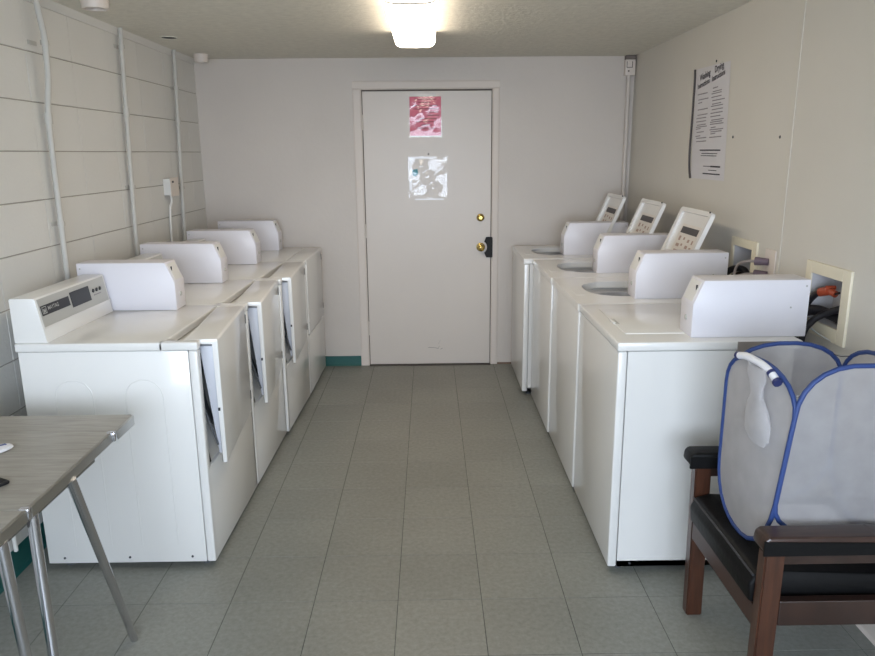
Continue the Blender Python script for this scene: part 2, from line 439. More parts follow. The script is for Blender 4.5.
bm = BM()
for (xa, za, xb, zb) in ((-.02, .138, .035, .134), (.035, .134, .06, .128), (.075, .122, .092, .13), (.06, .165, .075, .195), (.055, .128, .07, .15)):
    w_ = .0016; bm.faces.new([bm.verts.new(p) for p in ((xa, YB-.0046, za-w_), (xb, YB-.0046, zb-w_), (xb, YB-.0046, zb+w_), (xa, YB-.0046, za+w_))])
obj('scuff', bm, mat('scuff_grey', srgb(128, 120, 114), .6), dr)
# pink notice in a plastic sleeve, empty sleeve below
def wavy_sheet(x0, x1, z0, z1, y, amp, n=14, ph=0, sc=1):
    bm = BM(); V = []
    for i in range(n+1):
        row = []
        for j in range(n+1):
            x = x0+(x1-x0)*i/n; z = z0+(z1-z0)*j/n
            e = min(i, n-i, j, n-j)/n*2; e = min(1, e*2.2)
            d = amp*e*(.5+.5*math.sin(x*38*sc+z*22*sc+ph)+.4*math.sin(z*60*sc-x*30+ph*2))
            row.append(bm.verts.new((x, y-abs(d), z)))
        V.append(row)
    for i in range(n):
        for j in range(n): bm.faces.new((V[i][j], V[i+1][j], V[i+1][j+1], V[i][j+1]))
    return bm
YD = YB-.004
nt_ = thing('notice', 'pink printed notice in a clear plastic sleeve, taped to the top of the door', 'notice', (-.018, YD, 1.70))
obj('notice_sheet', box(BM(), -.130, .093, YD-.003, YD-.0008, 1.706, 1.972), PINK, nt_)
bm = BM()
for k, (xa, xb) in enumerate([(-.09, .06), (-.07, .02), (-.11, .07), (-.1, .075), (.0, .075), (.0, .08), (-.06, .06), (-.085, .05), (-.05, .03), (-.08, .06)]):
    z = 1.955-k*.022; box(bm, xa, xb, YD-.0036, YD-.003, z-.0035, z+.0035)
box(bm, -.025, -.019, YD-.0036, YD-.003, 1.745, 1.79)
obj('print', bm, PINKD, nt_)
obj('plastic_sleeve', wavy_sheet(-.136, .099, 1.695, 1.99, YD-.005, .0045, 16, .6), SLEEVE, nt_, True)
bm = BM(); box(bm, -.132, .06, YD-.0065, YD-.005, 1.974, 1.993); obj('tape', bm, mat('clear_tape', srgb(200, 196, 190), .2), nt_)
es = thing('plastic_sleeve', 'clear wrinkled plastic sleeve with a small teal sticker, below the pink notice', 'sleeve', (-.006, YD, 1.25))
obj('sleeve_sheet', wavy_sheet(-.147, .134, 1.25, 1.562, YD-.003, .007, 20, 2.2), SLEEVE, es, True)
bm = BM(); prism(bm, [(-.116, 1.43), (-.118, 1.468), (-.080, 1.474), (-.076, 1.436), (-.096, 1.420)], YD-.003, YD-.0015, lambda p, q, t: (p, t, q)); obj('sticker', bm, TEALS, es)
bm = BM(); box(bm, -.14, .06, YD-.0035, YD-.002, 1.545, 1.560); box(bm, -.14, -.12, YD-.0035, YD-.002, 1.32, 1.55); box(bm, -.10, .11, YD-.0035, YD-.002, 1.252, 1.262); obj('sleeve_edge', bm, mat('frosted_edge', srgb(232, 230, 230), .25), es)
bm = BM(); lathe(bm, [(0, -.008), (.005, -.008), (.006, 0)], (.0, YD, 1.578), 'y', 10); solo('pin', bm, BLACK, 'small dark pin in the door just above the empty plastic sleeve', 'pin')

# ------------------------------------------------------------------ appliances
def coin_box(root, P, u0, v0, v1, near):
    """near: v of the face toward the camera"""
    prof = [(u0, .921), (u0, 1.043), (u0+.036, 1.131), (u0+.420, 1.131), (u0+.420, .921)]
    cb = obj('coin_box', prism(BM(), prof, v0, v1, lambda p, q, t: P(p, t, q), .003), STEELW, root, True, 25)
    # recessed coin slide plate on the slanted face
    a, b = Vector((u0, 0, 1.043)), Vector((u0+.036, 0, 1.131)); d = (b-a); nrm = Vector((-d.z, 0, d.x)).normalized()
    bm = BM(); vs = []
    for off in (.0004, .0022):
        for t_, v in ((.10, v0+.016), (.10, v1-.016), (.9, v1-.016), (.9, v0+.016)):
            q = a+d*t_+nrm*off; vs.append(bm.verts.new(P(q.x, v, q.z)))
    bm.faces.new(vs[:4]); bm.faces.new(vs[4:][::-1])
    for k in range(4): bm.faces.new((vs[k], vs[(k+1) % 4], vs[4+(k+1) % 4], vs[4+k]))
    obj('coin_plate', bm, ENAMEL, cb)
    bm = BM(); q = a+d*.62+nrm*.003
    box(bm, -.004, .004, -.0022, .0022, -.012, .012)
    for v in bm.verts: v.co = Vector(P(q.x+v.co.x*.6, v0+.03+v.co.y, q.z+v.co.z))
    obj('coin_slot', bm, BLACK, cb)
    vm = (v0+v1)/2
    bm = BM(); lathe(bm, [(0, -.004), (.009, -.004), (.011, 0)], (0, 0, 0), 'x', 14)
    for v in bm.verts: v.co = Vector(P(u0+v.co.x, vm+v.co.y, .985+v.co.z))
    obj('lock', bm, PANEL, cb, True)
    for (uu, zz) in ((u0+.405, 1.108), (u0+.355, 1.03)):
        bm = BM(); s_ = -1 if near == v0 else 1
        lathe(bm, [(0, .0018*s_), (.0035, .0015*s_), (.004, -.001*s_)], (0, 0, 0), 'y', 8)
        for v in bm.verts: v.co = Vector(P(uu+v.co.x, near+v.co.y, zz+v.co.z))
        obj('screw', bm, PANEL, cb)
    return cb
def feet_and_screws(root, P, w, dep, sides=(0,)):
    for u in (.05, dep-.06):
        for v in (.05, w-.05):
            bm = BM(); lathe(bm, [(.018, 0), (.018, .008), (.008, .01), (.008, .03)], (0, 0, 0), 'z', 12)
            for q in bm.verts: q.co = Vector(P(u+q.co.x, v+q.co.y, q.co.z))
            obj('foot', bm, RUBBER, root, True)
def side_screws(root, P, us, z=.05):
    for u in us:
        bm = BM(); lathe(bm, [(0, -.0025), (.004, -.002), (.005, .001)], (0, 0, 0), 'y', 10)
        for v in bm.verts: v.co = Vector(P(u+v.co.x, v.co.y, z+v.co.z))
        obj('screw', bm, RUBBER, root)

def dryer(xf, y0, w, ajar, label, cv, yaw=0):
    P = lambda u, v, z: (xf-u+yaw*v, y0+v, z)
    root = thing('dryer', label, 'dryer', (xf-.33, y0+w/2, 0), 'white coin operated dryers along the left wall')
    D = .655; g = .002
    def pb(bm, u0, u1, v0, v1, z0, z1, r=0, seg=2):
        t = BM(); box(t, u0, u1, v0, v1, z0, z1, r, seg)
        for q in t.verts: q.co = Vector(P(*q.co))
        me = bpy.data.meshes.new('t'); t.to_mesh(me); t.free(); bm.from_mesh(me); bpy.data.meshes.remove(me); return bm
    V1 = w-.012
    bm = BM()
    pb(bm, .035, D, g, .03, .026, .888, .003); pb(bm, .035, D, V1-.028, V1, .026, .888, .003)
    pb(bm, .02, D-.002, .025, V1-.025, .03, .41)
    prism(bm, [(.012, .41), (.085, .884), (D-.004, .884), (D-.004, .41)], .028, V1-.026, lambda p, q, t: P(p, t, q))
    obj('cabinet', bm, ENAMEL, root, True, 30)
    bm = BM()
    prism(bm, [(.009, .43), (.081, .875), (.074, .879), (.000, .43)], .034, .052, lambda p, q, t: P(p, t, q), .002)
    obj('gasket', bm, DARK, root)
    # pressed ribs on the near side
    bm = BM()
    for (ua, ub, zt) in ((.14, .28, .79), (.40, .54, .79)):
        pts = [(ua, .10)]+[(ua, zt-.08)]
        for k in range(1, 7): pts.append(((ua+ub)/2-(ub-ua)/2*math.cos(math.pi*k/7), zt-.08+.07*math.sin(math.pi*k/7)))
        pts += [(ub, zt-.08), (ub, .10)]
        tube(bm, [P(p, .0035, q) for p, q in pts], .0028, 6)
    obj('pressed_rib', bm, ENAMEL, root, True)
    # front wrap: lower panel and stiles either side of the door opening
    bm = BM()
    pb(bm, 0, .033, 0, .036, .026, .888, .006, 3); pb(bm, 0, .033, V1-.03, V1+.002, .026, .888, .005, 3)
    pb(bm, 0, .03, .005, V1-.004, .026, .415, .004)
    obj('front_panel', bm, ENAMEL, root, True, 30)
    bm = BM()
    pb(bm, .122, D+.006, -.004, V1+.003, .889, .921, .006, 3)
    pb(bm, -.004, .14, -.004, .034, .889, .921, .006, 3); pb(bm, -.004, .14, V1-.026, V1+.003, .889, .921, .006, 3)
    obj('top_panel', bm, ENAMEL, root, True, 30)
    # drum opening on the slanted inner front
    bm = BM(); n = 28
    for (ra, rb, off) in ((.175, .15, -.006), (.15, .15, .02)):
        pass
    ax = Vector((.085-.012, 0, .884-.41)).normalized(); c0 = Vector((.046, w/2, .655)); nn = Vector((-ax.z, 0, ax.x))
    rings = []
    for rr, o_ in ((.19, .002), (.19, .012), (.17, .014), (.165, -.02), (.0, -.02)):
        ring = []
        for k in range(n):
            an = 2*math.pi*k/n; q = c0+ax*rr*math.sin(an)+Vector((0, 1, 0))*rr*math.cos(an)*1.15+nn*o_
            ring.append(bm.verts.new(P(*q)))
        rings.append(ring)
    for A, B in zip(rings, rings[1:]):
        for k in range(n): bm.faces.new((A[k], A[(k+1) % n], B[(k+1) % n], B[k]))
    obj('drum_opening', bm, RUBBER, root, True)
    # door: L-shaped shell hinged at the far side
    v0, v1 = .04, V1-.032; ang = math.asin(ajar/(v1-v0)); ca, sa = math.cos(ang), math.sin(ang)
    def rotd(u, v, z):
        du, dv = u, v-v1
        return P(du*ca+dv*sa, v1-du*sa*-1*-1+dv*ca, z)
    prof = [(-.006, .428), (-.006, .915), (.0, .922), (.114, .922), (.114, .904), (.012, .904), (.012, .428)]
    bm = prism(BM(), prof, v0, v1, lambda p, q, t: rotd(p, t, q), .003, 2)
    d = obj('door', bm, ENAMEL, root, True, 30)
    bm = prism(BM(), [(.0125, .462), (.024, .462), (.066, .893), (.0125, .893)], v0+.012, v1-.02, lambda p, q, t: (p, t, q), .005, 2)
    for q in bm.verts: q.co = Vector(rotd(*q.co))
    ip = obj('door_liner', bm, ENAMEL2, d, True, 30); ip['label'] = 'bluish white inner liner'
    bm = BM(); box(bm, .004, .012, v0-.003, v0+.004, .64, .652)
    for q in bm.verts: q.co = Vector(rotd(*q.co))
    obj('latch', bm, BLACK, d)
    for z in (.50, .86):
        bm = BM(); tube(bm, [P(-.004, v1+.004, z-.02), P(-.004, v1+.004, z+.02)], .004, 8); obj('hinge', bm, RUBBER, root)
    # hamper strut / chute floor seen in the gap
    bm = BM(); tube(bm, [P(.050, v0+.006, .80), P(-.004-ajar*.5, v0+.006, .50)], .004, 6); obj('strut', bm, RUBBER, root, True)
    # control console along the back
    prof = [(.545, .921), (.572, 1.082), (.576, 1.086), (.662, 1.086), (.665, 1.08), (.665, .921)]
    cs = obj('console', prism(BM(), prof, .010, cv-.012, lambda p, q, t: P(p, t, q), .002), ENAMEL, root, True, 30)
    def face(t_, off):   # t_ along the slope 0..1, off outwards
        a, b = Vector((.545, 0, .921)), Vector((.573, 0, 1.086)); d_ = b-a; n_ = Vector((-d_.z, 0, d_.x)).normalized(); q = a+d_*t_+n_*off
        return q.x, q.z
    def plate(name, va, vb, ta, tb, off, material, parent, sub=.0):
        bm = BM(); A = []
        for o_ in (off-.001-sub, off):
            for (t_, v) in ((ta, va), (ta, vb), (tb, vb), (tb, va)):
                q = face(t_, o_); A.append(bm.verts.new(P(q[0], v, q[1])))
        bm.faces.new(A[:4]); bm.faces.new(A[4:][::-1])
        for k in range(4): bm.faces.new((A[k], A[(k+1) % 4], A[4+(k+1) % 4], A[4+k]))
        return obj(name, bm, material, parent)
    e = cv-.012
    plate('console_face', .022, e-.012, .34, .96, .0015, PANEL, cs)
    plate('ledge', .014, e-.002, .30, .34, .004, ENAMEL, cs)
    plate('name_plate', .028, .232, .58, .80, .0032, BLACK, cs)
    dp = plate('display', .245, .40, .50, .86, .0035, BLACK, cs); dp['label'] = 'black display window'
    for k in range(3):
        q = face(.70, .003); bm = BM(); lathe(bm, [(0, 0), (.0085, 0), (.0085, .0)] if False else [(0, .004), (.007, .0035), (.0085, 0)], (0, 0, 0), 'x', 12)
        for v in bm.verts: v.co = Vector(P(q[0]-v.co.x, .430+k*.030+v.co.y, q[1]+v.co.z))
        obj('button', bm, BLACK, cs, True)
    if y0 < 2.7:
        a = Vector(P(*[face(.3, 0)[0], 0, face(.3, 0)[1]])); b = Vector(P(*[face(.9, 0)[0], 0, face(.9, 0)[1]]))
        yv = (b-a).normalized(); xv = Vector((0, 1, 0)); zv = xv.cross(yv)
        M3 = Matrix((xv, yv, zv)).transposed()
        q = face(.60, .0042); text('lettering', 'MAYTAG', .020, M3, P(q[0], .068, q[1]+.012), PANEL, cs, .0003)
        q = face(.60, .0042); text('lettering', 'M', .022, M3, P(q[0], .037, q[1]+.006), PANEL, cs, .0008)
        for rect in ((.034, .062, .615, .63), (.034, .062, .76, .775), (.034, .036, .615, .775), (.060, .062, .615, .775)):
            plate('emblem_border', rect[0], rect[1], rect[2], rect[3], .0042, PANEL, cs)
        plate('indicator_print', .432, .492, .575, .60, .0024, INK, cs)
    # coin box at the far end of the console
    coin_box(root, P, .270, cv, cv+.118, cv)
    feet_and_screws(root, P, V1, D)
    side_screws(root, P, (.09, .335, .59))
    return root
dryer(-.856, 2.565, .683, .058, 'white dryer nearest the viewer in the left row, its side panel behind the table', .568, .017)
dryer(-.8445, 3.250, .678, .056, 'second white dryer from the front of the left row, door ajar', .565, .017)
dryer(-.822, 3.930, .670, .046, 'third white dryer in the left row, the farthest one with its door ajar', .552, .030)
dryer(-.802, 4.604, .670, .0, 'white dryer at the far end of the left row by the back wall, door shut', .520, .012)

def ring_plate(bm, P, u0, u1, v0, v1, z0, z1, cu, cv, ru, rv, ex=2.6, n=56):
    angs = sorted([2*math.pi*k/n for k in range(n)]+[math.atan2(b-cv, a-cu) % (2*math.pi) for a in (u0, u1) for b in (v0, v1)])
    outer, inner = [], []
    for an in angs:
        c, s = math.cos(an), math.sin(an)
        k = min(((u1-cu)/c if c > 1e-9 else (u0-cu)/c if c < -1e-9 else 9), ((v1-cv)/s if s > 1e-9 else (v0-cv)/s if s < -1e-9 else 9))
        outer.append((cu+k*c, cv+k*s))
        inner.append((cu+ru*math.copysign(abs(c)**(2/ex), c), cv+rv*math.copysign(abs(s)**(2/ex), s)))
    rO1 = [bm.verts.new(P(a, b, z1)) for a, b in [(cu+(a-cu)*.992, cv+(b-cv)*.992) for a, b in outer]]
    rOm = [bm.verts.new(P(a, b, z1-.005)) for a, b in outer]
    rO0 = [bm.verts.new(P(a, b, z0)) for a, b in outer]
    rI1 = [bm.verts.new(P(a, b, z1)) for a, b in inner]; rI0 = [bm.verts.new(P(a, b, z0)) for a, b in inner]
    N = len(angs)
    for k in range(N):
        j = (k+1) % N
        bm.faces.new((rO1[k], rO1[j], rI1[j], rI1[k])); bm.faces.new((rO1[k], rOm[k], rOm[j], rO1[j]))
        bm.faces.new((rOm[k], rO0[k], rO0[j], rOm[j])); bm.faces.new((rI1[k], rI1[j], rI0[j], rI0[k]))
        bm.faces.new((rO0[k], rI0[k], rI0[j], rO0[j]))
    return inner

def washer(xf, y0, w, lid_open, label, cv0, lid_v=(.215, .635), first=False):
    P = lambda u, v, z: (xf+u, y0+v, z)
    root = thing('washing_machine', label, 'washer', (xf+.33, y0+w/2, 0), 'white top loading washing machines along the right wall')
    D = .655; V1 = w-.012
    def pb(bm, *a, **k):
        t = BM(); box(t, *a, **k)
        for q in t.verts: q.co = Vector(P(*q.co))
        me = bpy.data.meshes.new('t'); t.to_mesh(me); t.free(); bm.from_mesh(me); bpy.data.meshes.remove(me); return bm
    # open-topped cabinet shell (the tub sits inside)
    bm = BM()
    pb(bm, .036, D, .002, .02, .026, .886); pb(bm, .036, D, V1-.018, V1, .026, .886); pb(bm, D-.02, D, .002, V1, .026, .886)
    pb(bm, .036, D, .002, V1, .026, .05)
    obj('cabinet', bm, ENAMEL, root)
    bm = BM(); pb(bm, 0, .034, 0, V1+.002, .026, .886, .006, 3) if False else pb(bm, 0, .034, 0, V1+.002, .026, .886, r=.006, seg=3)
    obj('front_panel', bm, ENAMEL, root, True, 30)
    cu, cv = .300, V1/2+.02
    if lid_open:
        bm = BM(); ring_plate(bm, P, -.004, D+.006, -.004, V1+.003, .888, .921, cu, cv, .202, .20)
        obj('top_panel', bm, ENAMEL, root, True, 30)
        # white funnel rim, gap with its shade painted dark, and tub
        bm = BM(); n = 40
        def rg(rr, z): return [bm.verts.new(P(cu+rr*math.cos(2*math.pi*k/n), cv+rr*math.sin(2*math.pi*k/n), z)) for k in range(n)]
        L_ = [rg(.213, .871), rg(.213, .862), rg(.196, .862)]
        for A, B in zip(L_, L_[1:]):
            for k in range(n): bm.faces.new((A[k], A[(k+1) % n], B[(k+1) % n], B[k]))
        obj('tub_gap_shade', bm, mat('painted_gap_shade', srgb(34, 34, 42), .5), root, True)
        bm = BM(); L_ = [rg(.236, .889), rg(.220, .880), rg(.212, .871)]
        for A, B in zip(L_, L_[1:]):
            for k in range(n): bm.faces.new((A[k], A[(k+1) % n], B[(k+1) % n], B[k]))
        obj('splash_rim', bm, ENAMEL, root, True)
        bm = BM(); L_ = [rg(.202, .850), rg(.202, .874), rg(.196, .878), rg(.150, .874), rg(.146, .862), rg(.146, .845), rg(.19, .83), rg(.198, .50), rg(.19, .46), rg(.07, .45)]
        for A, B in zip(L_, L_[1:]):
            for k in range(n): bm.faces.new((A[k], A[(k+1) % n], B[(k+1) % n], B[k]))
        bm.faces.new(L_[-1]); obj('tub', bm, TUBM, root, True)
        bm = BM(); lathe(bm, [(.0, .80), (.03, .795), (.035, .76), (.045, .6), (.09, .46)], (0, 0, 0), 'z', 20)
        for q in bm.verts: q.co = Vector(P(cu+q.co.x, cv+q.co.y, q.co.z))
        obj('agitator', bm, ENAMEL2, root, True)
        # open lid leaning back
        lv0, lv1 = lid_v; A0 = Vector((.513, 0, .930)); A1 = Vector((.668, 0, 1.297)); d = (A1-A0); Ln = d.length; d.normalize(); nn = Vector((-d.z, 0, d.x))
        def LP(a, b, c): q = A0+d*b+nn*c; return P(q.x, a, q.z)
        def rr_poly(a0, a1, b0, b1, r, k=4):
            out = []
            for (ca, cb, st) in ((a1-r, b1-r, 0), (a0+r, b1-r, 90), (a0+r, b0+r, 180), (a1-r, b0+r, 270)):
                for i in range(k+1):
                    an = math.radians(st+90*i/k); out.append((ca+r*math.cos(an), cb+r*math.sin(an)))
            return out
        o1 = rr_poly(lv0, lv1, 0, Ln, .022); i1 = rr_poly(lv0+.028, lv1-.028, .02, Ln-.022, .012)
        bm = BM(); N = len(o1)
        ringdef = [(i1, -.0), (i1, .012), (o1, .015), (o1, -.006), ]
        RR = [[bm.verts.new(LP(a, b, c)) for a, b in pl] for pl, c in ringdef]
        for A, B in zip(RR, RR[1:]):
            for k in range(N): bm.faces.new((A[k], A[(k+1) % N], B[(k+1) % N], B[k]))
        bm.faces.new(RR[0]); bm.faces.new(RR[-1][::-1])
        lid = obj('lid', bm, ENAMEL, root, True, 35)
        lid['label'] = 'open lid tilted back, inner side facing the aisle'
        def lplate(name, a0, a1, b0, b1, c, material, parent):
            bm = BM(); prism(bm, [(a0, b0), (a1, b0), (a1, b1), (a0, b1)], .0002, c, lambda p, q, t: LP(p, q, t)); return obj(name, bm, material, parent)
        ws = lv1-lv0; fa = lambda t: lv1-ws*t          # t=0 far/left edge in the picture
        lb = lplate('instruction_label', fa(.84), fa(.22), Ln*.30, Ln*.80, .0008, mat('label_white', srgb(214, 208, 200), .4), lid)
        lplate('label_header', fa(.80), fa(.26), Ln*.68, Ln*.765, .0014, mat('label_header', srgb(70, 66, 68), .5), lb)
        bm = BM()
        for (ta, tb, ba, bb) in [(.30,.36,.58,.64),(.30,.40,.50,.54),(.45,.50,.60,.635),(.45,.50,.52,.55),(.60,.66,.58,.62),(.60,.68,.50,.54),(.74,.78,.57,.62),(.74,.80,.50,.53),(.30,.50,.44,.46),(.55,.75,.43,.45),(.30,.78,.36,.375)]:
            prism(bm, [(fa(ta), Ln*ba), (fa(tb), Ln*ba), (fa(tb), Ln*bb), (fa(ta), Ln*bb)], .0008, .0014, lambda p, q, t: LP(p, q, t))
        obj('label_print', bm, mat('label_print', srgb(165, 140, 128), .5), lb)
        for a in (lv0+.02, ):
            bm = BM(); q = LP(a, Ln-.006, .016); lathe(bm, [(0, .008), (.004, .007), (.005, 0)], q, 'z', 8); obj('bumper', bm, BLACK, lid)
        bm = BM(); tube(bm, [LP(lv0+.03, .0, -.004), LP(lv1-.03, .0, -.004)], .006, 8); obj('hinge', bm, PANEL, root, True)
        # handle hollow / lid rest highlights on the top
        bm = BM(); pb(bm, .03, .07, cv-.16, cv-.02, .9205, .9225, r=.0008); obj('lid_rest', bm, ENAMEL, root)
    else:
        bm = BM(); pb(bm, -.004, D+.006, -.004, V1+.003, .888, .921, r=.006, seg=3)
        obj('top_panel', bm, ENAMEL, root, True, 30)
        bm = BM(); pb(bm, .055, .49, .20, .535, .9205, .9245, r=.0018, seg=2) if False else pb(bm, .055, .49, .12, .555, .9205, .9245, r=.0018, seg=2)
        lid = obj('lid', bm, ENAMEL, root, True, 30); lid['label'] = 'closed flush lid'
        bm = BM(); pb(bm, .056, .073, .27, .36, .9243, .9252, r=.0004, seg=1); obj('finger_notch', bm, PANEL, lid)
        bm = BM(); pb(bm, .050, .060, .28, .35, .9205, .930, r=.003, seg=2); obj('lid_handle', bm, ENAMEL, lid, True)
    if first:
        bm = BM(); pb(bm, .425, .568, -.0062, .003, .03, .9195); o = obj('side_plate', bm, TAUPE, root); o['label'] = 'taupe plate on the side toward the back'
        side_screws(root, P, (.085,), .04)
    coin_box(root, P, .277, cv0-y0, cv0-y0+.125, cv0-y0)
    feet_and_screws(root, P, V1, D)
    return root
washer(.672, 2.487, .680, False, 'white washing machine nearest the viewer on the right, lid shut, beside the armchair', 2.543, first=True)
washer(.667, 3.170, .695, True, 'second white washing machine from the front of the right row, its open lid the nearest', 3.262)
washer(.660, 3.868, .690, True, 'third white washing machine in the right row, open lid between two others', 4.000)
washer(.608, 4.600, .660, True, 'farthest white washing machine on the right by the back wall, standing proud of its row', 4.745, lid_v=(.13, .55))

# ------------------------------------------------------------------ wall pipes
def strap(name, c, root):
    bm = BM(); x, y, z = c
    box(bm, XL+.0, XL+.004, y-.034, y+.034, z-.009, z+.009, .001); tube(bm, [(x, y, z-.009), (x, y, z+.009)], .0165, 10)
    obj(name, bm, PIPEM, root, True)
def wall_pipe(label, pts, straps, coup, r=.0125):
    root = thing('pipe', label, 'pipe', pts[-1], 'white painted conduits up the block wall')
    obj('conduit', tube(BM(), spline(pts, 5), r, 12), PIPEM, root, True)
    for s_ in straps: strap('strap', s_, root)
    for (x, y, z) in coup: obj('coupling', tube(BM(), [(x, y, z-.022), (x, y, z+.022)], r+.004, 12), PIPEM, root, True)
wall_pipe('nearest white pipe on the block wall, bent where it leaves the ceiling', [(-1.590, 3.19, ZC), (-1.584, 3.19, 2.16), (-1.574, 3.19, 2.07), (-1.576, 3.19, 1.96), (-1.582, 3.19, 1.88), (-1.598, 3.19, 1.77), (-1.602, 3.19, 1.65), (-1.602, 3.185, 1.4), (-1.602, 3.18, .9), (-1.602, 3.18, .4)],
          [(-1.602, 3.185, 1.30), (-1.575, 3.19, 2.04)], [(-1.600, 3.19, 1.74)])
wall_pipe('straight white pipe on the block wall, the middle one of three', [(-1.603, 4.06, ZC), (-1.603, 4.04, 2.0), (-1.603, 3.98, 1.2), (-1.603, 3.97, .4)],
          [(-1.603, 4.05, 2.14), (-1.603, 4.0, 1.42)], [(-1.603, 4.025, 1.81)])
wall_pipe('straight white pipe on the block wall closest to the back corner', [(-1.603, 4.88, ZC), (-1.603, 4.84, 1.8), (-1.603, 4.78, 1.2), (-1.603, 4.73, .4)],
          [(-1.603, 4.86, 2.0), (-1.603, 4.80, 1.38)], [(-1.603, 4.84, 1.8)])
jb = thing('outlet_box', 'white outlet box with a thin conduit, high on the block wall above the dryers', 'outlet', (XL, 4.60, 1.39))
obj('box_body', box(BM(), XL, XL+.045, 4.535, 4.665, 1.345, 1.445, .004), BLOCKM, jb, True)
obj('cover_plate', box(BM(), XL+.045, XL+.049, 4.528, 4.672, 1.338, 1.452, .0015), TRIMM, jb)
bm = BM(); box(bm, XL+.049, XL+.052, 4.555, 4.580, 1.42, 1.432); obj('screw', bm, RUBBER, jb)
obj('conduit', tube(BM(), spline([(XL+.02, 4.60, 1.345), (XL+.02, 4.60, 1.30), (XL+.014, 4.575, 1.24), (XL+.012, 4.56, 1.0), (XL+.012, 4.55, .5)]), .008, 8), BLOCKM, jb, True)
hp = thing('pipe', 'thin horizontal conduit low on the block wall beside the table', 'pipe', (XL, 2.55, .79))
obj('conduit', tube(BM(), [(XL+.014, 1.2, .775), (XL+.014, 2.54, .792)], .010, 8), BLOCKM, hp, True)
obj('drop', tube(BM(), [(XL+.014, 2.535, .79), (XL+.014, 2.54, .10)], .008, 8), BLOCKM, hp, True)
cb = thing('junction_box', 'white junction box with conduit in the right corner under the ceiling', 'electrical box', (1.415, YB, 2.10))
obj('box_body', box(BM(), 1.380, 1.450, YB-.05, YB, 2.100, 2.205, .004), TRIMM, cb, True)
bm = BM(); box(bm, 1.380, 1.450, YB-.054, YB-.010, 2.206, 2.232, .003); obj('connector', bm, mat('grey_connector', srgb(110, 100, 94), .6), cb)
bm = BM()
for q in ((1.387, 1.391, 2.150, 2.192), (1.425, 1.429, 2.150, 2.192), (1.387, 1.429, 2.150, 2.154)): box(bm, q[0], q[1], YB-.053, YB-.05, q[2], q[3])
lathe(bm, [(0, -.003), (.006, -.003), (.006, 0)], (1.403, YB-.05, 2.128), 'y', 8)
obj('knockout', bm, mat('brown_knockout_line', srgb(96, 88, 82), .7), cb)  # brown outline strips and dot of the knockout
obj('conduit', tube(BM(), [(1.412, YB-.022, 2.10), (1.414, YB-.022, 1.5), (1.418, YB-.022, .3)], .015, 10), WALLW, cb, True)

# ------------------------------------------------------------------ ceiling things
lf = thing('ceiling_light', 'lit fluorescent ceiling light in a white wrap lens, far end in view', 'light', (-.065, 3.63, ZC))
def wrap_light(y0, y1, root, lens=LENS):
    cx = -.066; prof = []
    for k in range(13):
        an = math.pi*k/12; prof.append((cx-.112*math.copysign(abs(math.cos(an))**.42, math.cos(an)), ZC-.018-.066*math.sin(an)**.45))
    bm = BM(); prism(bm, prof, y0+.008, y1-.008, lambda p, q, t: (p, t, q)); obj('lens', bm, lens, root, True, 50)
    bm = BM(); box(bm, cx-.108, cx+.108, y0, y1, ZC-.02, ZC, .002); obj('housing', bm, FIXT, root)
    for yy in (y0, y1-.008):
        bm = BM(); prism(bm, [(cx-.113, ZC-.001)]+[(a-.001*(1 if a < cx else -1), b-.001) for a, b in prof]+[(cx+.113, ZC-.001)], yy, yy+.008, lambda p, q, t: (p, t, q)); obj('end_cap', bm, FIXT, root)
wrap_light(3.035, 4.25, lf)
lf2 = thing('ceiling_light', 'second ceiling light nearer the viewer, only its far end cap in view', 'light', (-.065, 2.4, ZC))
wrap_light(1.80, 3.020, lf2, LENS2)
def disc(label, c, r, h, hole, name='ceiling_fitting', cat='fitting'):
    root = thing(name, label, cat, (c[0], c[1], ZC))
    if h > .01:
        bm = BM(); lathe(bm, [(r, 0), (r, -h*.8), (r*.96, -h), (r*.80, -h), (r*.76, -h*.4), (0, -h*.4)], (c[0], c[1], ZC), 'z', 28); obj('collar', bm, TRIMM, root, True, 35)
        if hole:
            bm = BM(); lathe(bm, [(0, -h*.42), (r*.7, -h*.42), (r*.7, -h*.55), (0, -h*.55)], (c[0], c[1], ZC), 'z', 20); obj('socket', bm, mat('grey_socket', srgb(120, 112, 104), .6), root)
    else:
        bm = BM(); lathe(bm, [(r, 0), (r, -.004), (r*.85, -.005), (r*.82, -.0015), (0, -.0015)], (c[0], c[1], ZC), 'z', 28); obj('rim', bm, CEIL, root)
        bm = BM(); lathe(bm, [(0, -.0017), (r*.8, -.0017), (r*.8, -.0025), (0, -.0025)], (c[0], c[1], ZC), 'z', 24); obj('hole', bm, DARK, root)
disc('white round ceiling fitting with an open underside, nearest the viewer', (-1.415, 3.34), .056, .040, True)
disc('dark round hole in the ceiling between the two white round fittings', (-1.46, 4.38), .052, .005, True, 'ceiling_hole', 'hole')
disc('small white round ceiling fitting in the far left corner', (-1.50, 5.10), .046, .05, False)

# ------------------------------------------------------------------ right wall things
ps = thing('poster', 'tall white instruction poster on the right wall, two columns of print', 'poster', (XR, 3.86, 1.43))
def PP(a, z, off):   # a 0..1 from far (left) edge to near (right) edge ; z 0..1 bottom to top
    yy = (4.115-.03*(1-z))+( (3.655-.035*(1-z)) - (4.115-.03*(1-z)))*a
    zz = (1.437+(2.010+(-.008)*a-1.437)*z)
    return (XR-off, yy, zz)
bm = BM(); n = 8; V = [[bm.verts.new(PP(i/n, j/n, .0015+.003*math.sin(i/n*math.pi)*(.4+.6*j/n))) for j in range(n+1)] for i in range(n+1)]
V2 = [[bm.verts.new(PP(i/n, j/n, .0005)) for j in range(n+1)] for i in range(n+1)]
for i in range(n):
    for j in range(n):
        bm.faces.new((V[i][j], V[i+1][j], V[i+1][j+1], V[i][j+1]))
obj('sheet', bm, PAPER, ps, True)
